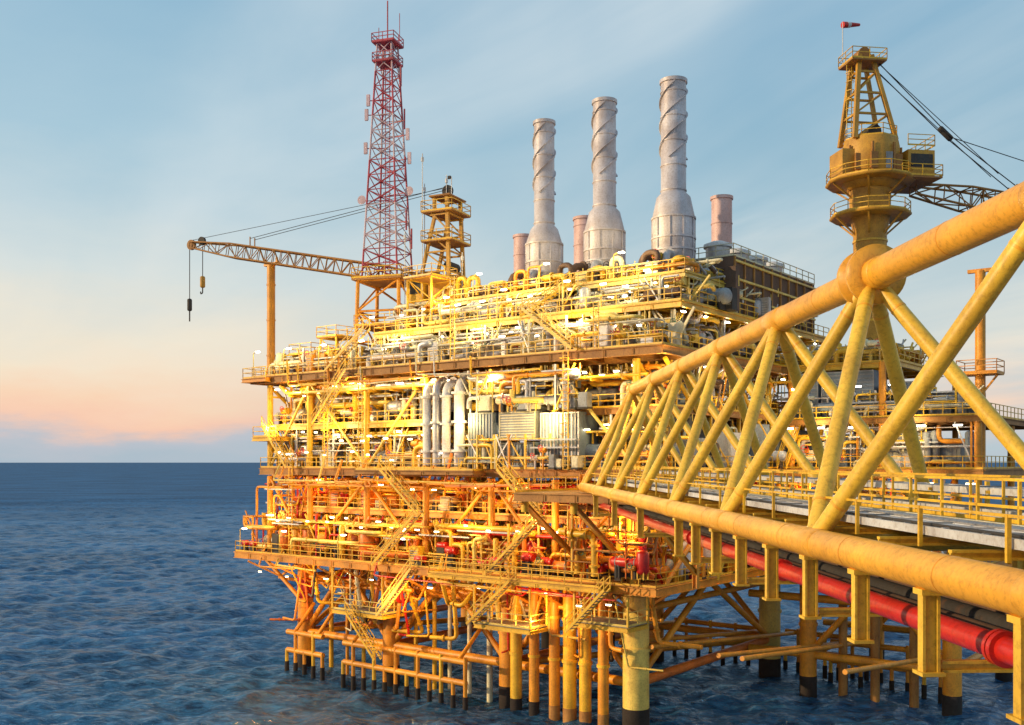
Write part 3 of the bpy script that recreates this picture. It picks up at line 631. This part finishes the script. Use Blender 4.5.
# ---------------------------------------------------------------- gangway bridge
e=empty('truss_bridge',(0,0,0),math.radians(1.83)); b=MB(); w=MB(); pb=MB()
XL,XR,XT=7.6,14.2,10.6; zb=22-1.84; zt=22+5.03; C='chord_yellow'; TY='truss_yellow'
Y0,Y1=-11.0,74
b.cyl((XL,Y0,zb),(XL,Y1,zb),.33,C,32); b.cyl((XR,Y0,zb),(XR,Y1,zb),.33,C,28); b.cyl((XT,Y0+4,zt),(XT,68.8,zt),.40,C,32)
LN=[-5.5,3.8,12.9]+[22.6+8.4*k for k in range(0,7)]; TN=[-.8,8.5,17.9]+[26.8+8.4*k for k in range(0,6)]
for i,t in enumerate(TN):
    for l in(LN[i],LN[i+1]):
        for X in(XL,XR): 
            b.cyl((X,l,zb),(XT,t,zt),.205,TY,20)
            for q in(.13,.86): c=Vector((X,l,zb)).lerp(Vector((XT,t,zt)),q); b.ring(c,Vector((XT-X,t-l,zt-zb)),.214,.06,C,20)
    b.lathe((XT,t-.75,zt),(XT,t+.75,zt),[(0,.405),(.02,.43),(.98,.43),(1,.405)],C,32)
b.lathe((XT,26.8-.42,zt),(XT,26.8+.42,zt),[(0,.42),(.0,.8),(.22,.8),(.22,.62),(.78,.62),(.78,.8),(1,.8),(1,.42)],C,36)
for l in LN:
    b.cyl((XL,l,zb),(XR,l,zb),.2,TY,16)
    for X in(XL,XR): b.lathe((X,l-.6,zb),(X,l+.6,zb),[(0,.335),(.03,.35),(.97,.35),(1,.335)],C,28)
y=Y0+1.7
while y<70:
    b.ring((XL,y,zb),(0,1,0),.335,.035,'orange',32); b.ring((XT,y+2,zt),(0,1,0),.406,.035,'orange',32); y+=4.2
for i in range(len(LN)-1): b.cyl((XL,LN[i],zb),(XR,LN[i+1],zb),.13,TY,12)
b.cyl((XL,Y1-.5,zb),(XT,68.8,zt),.3,C,20); b.cyl((XR,Y1-.5,zb),(XT,68.8,zt),.3,C,20)
y=16.7-3.05*8; k=0
while y<73:
    if y<40 or k%3==0:
        b.ib((XL,y,zb-.33),(XL,y,zb-1.72),.2,.3,TY); b.box(XL-.2,XL+.2,y-.18,y+.18,zb-.40,zb-.3,TY); b.box(XL-.2,XL+.2,y-.2,y+.2,zb-1.76,zb-1.7,TY)
        b.ib((XR,y,zb-.33),(XR,y,zb-1.5),.26,.3,TY)
        if k%2==0: b.ib((XL+.2,y,zb-1.62),(XR+.3,y,zb-1.62),.16,.2,TY)
    w.ib((XL+.36,y,zb+.26),(XR-.36,y,zb+.26),.14,.18,TY)
    y+=3.05; k+=1
zd=zb+.42
w.box(9.6,11.7,Y0,Y1+2,zd-.05,zd,'grating')
for X in(9.56,11.74): w.beam((X,Y0,zd-.02),(X,Y1+2,zd-.02),.08,.2,'yellow')
rail(w,[(9.6,Y0,zd),(9.6,Y1+2,zd)],'yellow',sp=1.5,r=.027,h=1.1); rail(w,[(11.7,Y0,zd),(11.7,Y1+2,zd)],'yellow',sp=1.5,r=.027,h=1.1)
def tray(x0,x1,z,m='tray'):
    y=Y0
    while y<Y1:
        w.box(x0,x1,y,y+2.95,z+U(-.006,.006),z+.035,m); w.beam((x0,y+2.97,z+.04),(x1,y+2.97,z+.04),.06,.05,'grey')
        w.beam((x0,y+1.4,z+.05),(x1,y+1.4,z+.05),.05,.03,'silver'); y+=3.0
    for X in(x0,x1): w.beam((X,Y0,z-.03),(X,Y1,z-.03),.04,.16,m)
tray(8.15,9.1,zd+.2,'tray'); tray(12.0,13.5,zd+.25,'tray'); tray(12.2,13.3,zd+.75)
for X,r,m in((9.2,.05,'silver'),(9.32,.04,'dark'),(9.43,.05,'cream'),(8.3,.03,'dark')): w.cyl((X,Y0,zd+.27),(X,Y1,zd+.27),r,m,8)
y=Y0+1
while y<Y1:
    w.beam((13.7,y,zd-.1),(13.7,y,zd+.9),.1,.1,'yellow'); w.beam((12.1,y,zd+.7),(13.7,y,zd+.7),.08,.08,'yellow')
    w.beam((8.05,y+.6,zb+.3),(8.05,y+.6,zd+.62),.07,.07,'yellow'); y+=3.05
w.beam((8.05,Y0,zd+.6),(8.05,Y1,zd+.6),.05,.05,'yellow')
pb.cyl((8.75,Y0,zb-1.28),(8.75,Y1+4,zb-1.28),.225,'red',28)
y=Y0+3
while y<Y1: pb.ring((8.75,y,zb-1.28),(0,1,0),.31,.12,'red',24); pb.ring((8.75,y+.15,zb-1.28),(0,1,0),.31,.1,'red',24); y+=12.2
for X,r,m in((9.6,.14,'brown'),(10.2,.18,'dark'),(10.9,.22,'brown'),(11.7,.14,'grey'),(12.4,.25,'brown'),(13.3,.16,'rust_orange')): pb.cyl((X,Y0,zb-1.5+r),(X,Y1+4,zb-1.5+r),r,m,16)
b.obj('truss_members',e); w.obj('walkway_and_cable_trays',e); pb.obj('slung_pipelines',e)

# ---------------------------------------------------------------- sea
rg=np.concatenate([np.geomspace(3,72,30)[:-1],np.geomspace(72,650,620)[:-1],np.geomspace(650,3500,260)[:-1],np.geomspace(3500,40000,30)])
an=np.radians(np.concatenate([np.linspace(-38,38,800),np.linspace(38,322,160)[1:-1]]))
RR,AA=np.meshgrid(rg,an,indexing='ij'); Xs=RR*np.sin(AA); Ys=RR*np.cos(AA); Zs=np.zeros_like(Xs)
rs=np.random.RandomState(3)
dr=np.gradient(rg)[:,None]
for i in range(90):
    lam=.9*(11/.9)**(rs.rand()); th=rs.normal(2.2,.75); k=2*np.pi/lam; amp=.0088*lam**.8*(.5+rs.rand())
    ph=k*(Xs*math.cos(th)+Ys*math.sin(th))+rs.rand()*6.28
    fade=np.clip((lam/np.maximum(dr,RR*.0018)-2.2)/2,0,1)
    Zs+=fade*amp*(1.0-2*np.abs(np.sin(ph/2))**1.3 if i%2 else np.sin(ph))
Zs*=np.clip((3400-RR)/2000,0,1)
nr,na=Xs.shape
V=np.stack([Xs,Ys,Zs],-1).reshape(-1,3)
ii,jj=np.meshgrid(np.arange(nr-1),np.arange(na),indexing='ij'); j2=(jj+1)%na
F=np.stack([ii*na+jj,ii*na+j2,(ii+1)*na+j2,(ii+1)*na+jj],-1).reshape(-1,4)[:,::-1]
me=bpy.data.meshes.new('sea'); me.vertices.add(len(V)); me.vertices.foreach_set('co',V.astype(np.float32).ravel())
me.loops.add(F.size); me.loops.foreach_set('vertex_index',F.astype(np.int32).ravel())
me.polygons.add(len(F)); me.polygons.foreach_set('loop_start',np.arange(0,F.size,4,dtype=np.int32)); me.update(calc_edges=True); me.validate()
me.polygons.foreach_set('use_smooth',[True]*len(me.polygons))
if me.polygons[nr//2*na].normal.z<0: me.flip_normals()
sea=bpy.data.objects.new('sea',me); sc.collection.objects.link(sea)
m=bpy.data.materials.new('sea_water'); m.use_nodes=True; nt=m.node_tree; N=nt.nodes; L=nt.links; N.remove(N['Principled BSDF']); mo=N['Material Output']
tc=N.new('ShaderNodeTexCoord')
def noise(scale,detail,mapsc=None,rough=.55,rot=0):
    mp=N.new('ShaderNodeMapping'); mp.inputs['Scale'].default_value=mapsc or (1,1,1); mp.inputs['Rotation'].default_value=(0,0,rot); L.new(tc.outputs['Object'],mp.inputs['Vector'])
    n=N.new('ShaderNodeTexNoise'); n.inputs['Scale'].default_value=scale; n.inputs['Detail'].default_value=detail; n.inputs['Roughness'].default_value=rough; L.new(mp.outputs[0],n.inputs['Vector']); return n
na_=noise(1.3,5,(1,1.6,1),.62,.5); nb_=noise(.28,5,(1,1.5,1),.6,.5); nc_=noise(.014,6,(1,2.2,1),.6); nd_=noise(.42,7,(1,2.4,1),.7,.3)
def mth(op,a,c,cl=False):
    n=N.new('ShaderNodeMath'); n.operation=op; n.use_clamp=cl
    for i,v in enumerate((a,c)):
        if isinstance(v,(int,float)): n.inputs[i].default_value=v
        else: L.new(v,n.inputs[i])
    return n.outputs[0]
mixn=mth('ADD',mth('MULTIPLY',nc_.outputs['Fac'],.35),mth('MULTIPLY',nd_.outputs['Fac'],.65))
cr=N.new('ShaderNodeValToRGB'); cr.color_ramp.elements[0].color=(.004,.022,.060,1); cr.color_ramp.elements[1].color=(.035,.15,.31,1); cr.color_ramp.elements[0].position=.42; cr.color_ramp.elements[1].position=.60
L.new(mixn,cr.inputs[0])
# waves too small to resolve far away widen the highlight and lower the mean reflectance
ln=N.new('ShaderNodeVectorMath'); ln.operation='LENGTH'; L.new(tc.outputs['Object'],ln.inputs[0])
far=N.new('ShaderNodeMapRange'); far.inputs[1].default_value=120; far.inputs[2].default_value=600; L.new(ln.outputs['Value'],far.inputs[0])
b1=N.new('ShaderNodeBump'); b1.inputs['Strength'].default_value=1; b1.inputs['Distance'].default_value=.45; L.new(nb_.outputs['Fac'],b1.inputs['Height'])
b2=N.new('ShaderNodeBump'); b2.inputs['Strength'].default_value=1; b2.inputs['Distance'].default_value=.26; L.new(na_.outputs['Fac'],b2.inputs['Height']); L.new(b1.outputs[0],b2.inputs['Normal'])
df=N.new('ShaderNodeBsdfDiffuse'); L.new(cr.outputs[0],df.inputs[0]); L.new(b2.outputs[0],df.inputs['Normal'])
gl=N.new('ShaderNodeBsdfGlossy'); L.new(mth('ADD',mth('MULTIPLY',far.outputs[0],.3),.1),gl.inputs['Roughness']); gl.inputs[0].default_value=(.74,.86,1,1); L.new(b2.outputs[0],gl.inputs['Normal'])
fr=N.new('ShaderNodeFresnel'); fr.inputs[0].default_value=1.36; L.new(b2.outputs[0],fr.inputs['Normal'])
cap=mth('SUBTRACT',.52,mth('MULTIPLY',far.outputs[0],.38))
mxs=N.new('ShaderNodeMixShader'); L.new(mth('MINIMUM',fr.outputs[0],cap),mxs.inputs[0]); L.new(df.outputs[0],mxs.inputs[1]); L.new(gl.outputs[0],mxs.inputs[2]); L.new(mxs.outputs[0],mo.inputs[0])
me.materials.append(m)

# ---------------------------------------------------------------- sky
wd=bpy.data.worlds.new('World'); sc.world=wd; wd.use_nodes=True; nt=wd.node_tree; N=nt.nodes; L=nt.links; N.clear()
out=N.new('ShaderNodeOutputWorld'); sk=N.new('ShaderNodeTexSky'); sk.sky_type='NISHITA'; sk.sun_disc=False
SE,SA=15,-100   # elevation, azimuth clockwise from +Y
sk.sun_elevation=math.radians(SE); sk.sun_rotation=math.radians(SA)
bgA=N.new('ShaderNodeBackground'); bgA.inputs[1].default_value=.10; L.new(sk.outputs[0],bgA.inputs[0])
tc=N.new('ShaderNodeTexCoord'); sp=N.new('ShaderNodeSeparateXYZ'); L.new(tc.outputs['Generated'],sp.inputs[0])
def M(op,a,b=None,c=None,clamp=False):
    n=N.new('ShaderNodeMath'); n.operation=op; n.use_clamp=clamp
    for i,v in enumerate((a,b,c)):
        if v is None: continue
        if isinstance(v,(int,float)): n.inputs[i].default_value=v
        else: L.new(v,n.inputs[i])
    return n.outputs[0]
zc=M('MAXIMUM',sp.outputs['Z'],0.)
den=M('ADD',zc,.12)
cb=N.new('ShaderNodeCombineXYZ'); L.new(M('DIVIDE',sp.outputs['X'],den),cb.inputs[0]); L.new(M('DIVIDE',sp.outputs['Y'],den),cb.inputs[1])
def wn(scale,detail,ms,rot,rough=.6,dist=0,loc=(0,0,0)):
    r=N.new('ShaderNodeMapping'); r.inputs['Rotation'].default_value=(0,0,rot); L.new(cb.outputs[0],r.inputs['Vector'])
    mp=N.new('ShaderNodeMapping'); mp.inputs['Scale'].default_value=ms; mp.inputs['Location'].default_value=loc; L.new(r.outputs[0],mp.inputs['Vector'])
    n=N.new('ShaderNodeTexNoise'); n.inputs['Scale'].default_value=scale; n.inputs['Detail'].default_value=detail; n.inputs['Roughness'].default_value=rough; n.inputs['Distortion'].default_value=dist; L.new(mp.outputs[0],n.inputs['Vector']); return n.outputs['Fac']
streak=wn(1.1,6,(1,.3,1),math.radians(-34),.52,.9,(.35,0,0))
broad=wn(.8,4,(1,.5,1),math.radians(-30),.5,.6,(3.6,1,0))
def ramp(inp,els):
    r=N.new('ShaderNodeValToRGB'); cr=r.color_ramp
    while len(cr.elements)<len(els): cr.elements.new(.5)
    for e_,(pos,col) in zip(cr.elements,els): e_.position=pos; e_.color=tuple(col)+(1,)
    L.new(inp,r.inputs[0]); return r.outputs[0]
wob=N.new('ShaderNodeTexNoise'); mpw=N.new('ShaderNodeMapping'); mpw.inputs['Scale'].default_value=(5,5,20); L.new(tc.outputs['Generated'],mpw.inputs[0]); L.new(mpw.outputs[0],wob.inputs['Vector']); wob.inputs['Scale'].default_value=1.; wob.inputs['Detail'].default_value=8; wob.inputs['Roughness'].default_value=.6
zw=M('ADD',zc,M('MULTIPLY',M('SUBTRACT',wob.outputs['Fac'],.5),.08))
haze=ramp(zw,[(0,lin((176,194,208))),(.018,lin((186,196,208))),(.034,lin((255,204,178))),(.055,lin((255,218,186))),(.085,lin((250,234,208))),(.17,lin((214,226,226))),(.30,lin((166,202,220))),(.5,lin((126,176,208)))])
cool=ramp(zc,[(0,lin((186,204,212))),(.1,lin((192,211,218))),(.2,lin((164,197,211))),(.4,lin((118,172,204))),(1,lin((92,144,192)))])
side=M('MULTIPLY_ADD',sp.outputs['X'],-1.7,.45,True)   # warm glow on the sunset (left) side
mx=N.new('ShaderNodeMixRGB'); L.new(side,mx.inputs[0]); L.new(cool,mx.inputs[1]); L.new(haze,mx.inputs[2])
cf=ramp(streak,[(.32,(0,0,0)),(.66,(1,1,1))]); bf=ramp(broad,[(.34,(.2,.2,.2)),(.60,(1,1,1))])
cm=M('MULTIPLY',M('MULTIPLY',cf,bf),1.0)
ccol=ramp(zw,[(0,lin((182,196,208))),(.02,lin((200,200,210))),(.04,lin((255,212,186))),(.11,lin((252,240,218))),(.24,lin((222,233,237))),(1,lin((212,228,236)))])
mx2=N.new('ShaderNodeMixRGB'); L.new(cm,mx2.inputs[0]); L.new(mx.outputs[0],mx2.inputs[1]); L.new(ccol,mx2.inputs[2])
bgB=N.new('ShaderNodeBackground'); bgB.inputs[1].default_value=1.0; L.new(mx2.outputs[0],bgB.inputs[0])
ms=N.new('ShaderNodeMixShader'); ms.inputs[0].default_value=.92; L.new(bgA.outputs[0],ms.inputs[1]); L.new(bgB.outputs[0],ms.inputs[2]); L.new(ms.outputs[0],out.inputs[0])
# sun
sd=bpy.data.lights.new('sun',type='SUN'); sd.energy=3.6; sd.angle=math.radians(.5); sd.color=(1,.74,.42)
so=bpy.data.objects.new('sun',sd); sc.collection.objects.link(so)
ea,aa=math.radians(SE),math.radians(SA); dv=Vector((math.sin(aa)*math.cos(ea),math.cos(aa)*math.cos(ea),math.sin(ea)))
so.rotation_euler=dv.to_track_quat('Z','Y').to_euler()
# camera
cd=bpy.data.cameras.new('camera'); cd.sensor_width=36; cd.lens=36*1000/1024; cd.shift_y=99.5/1024; cd.clip_start=.1; cd.clip_end=60000
co=bpy.data.objects.new('camera',cd); co.location=(0,0,22); co.rotation_euler=(math.radians(90),0,0); sc.collection.objects.link(co); sc.camera=co
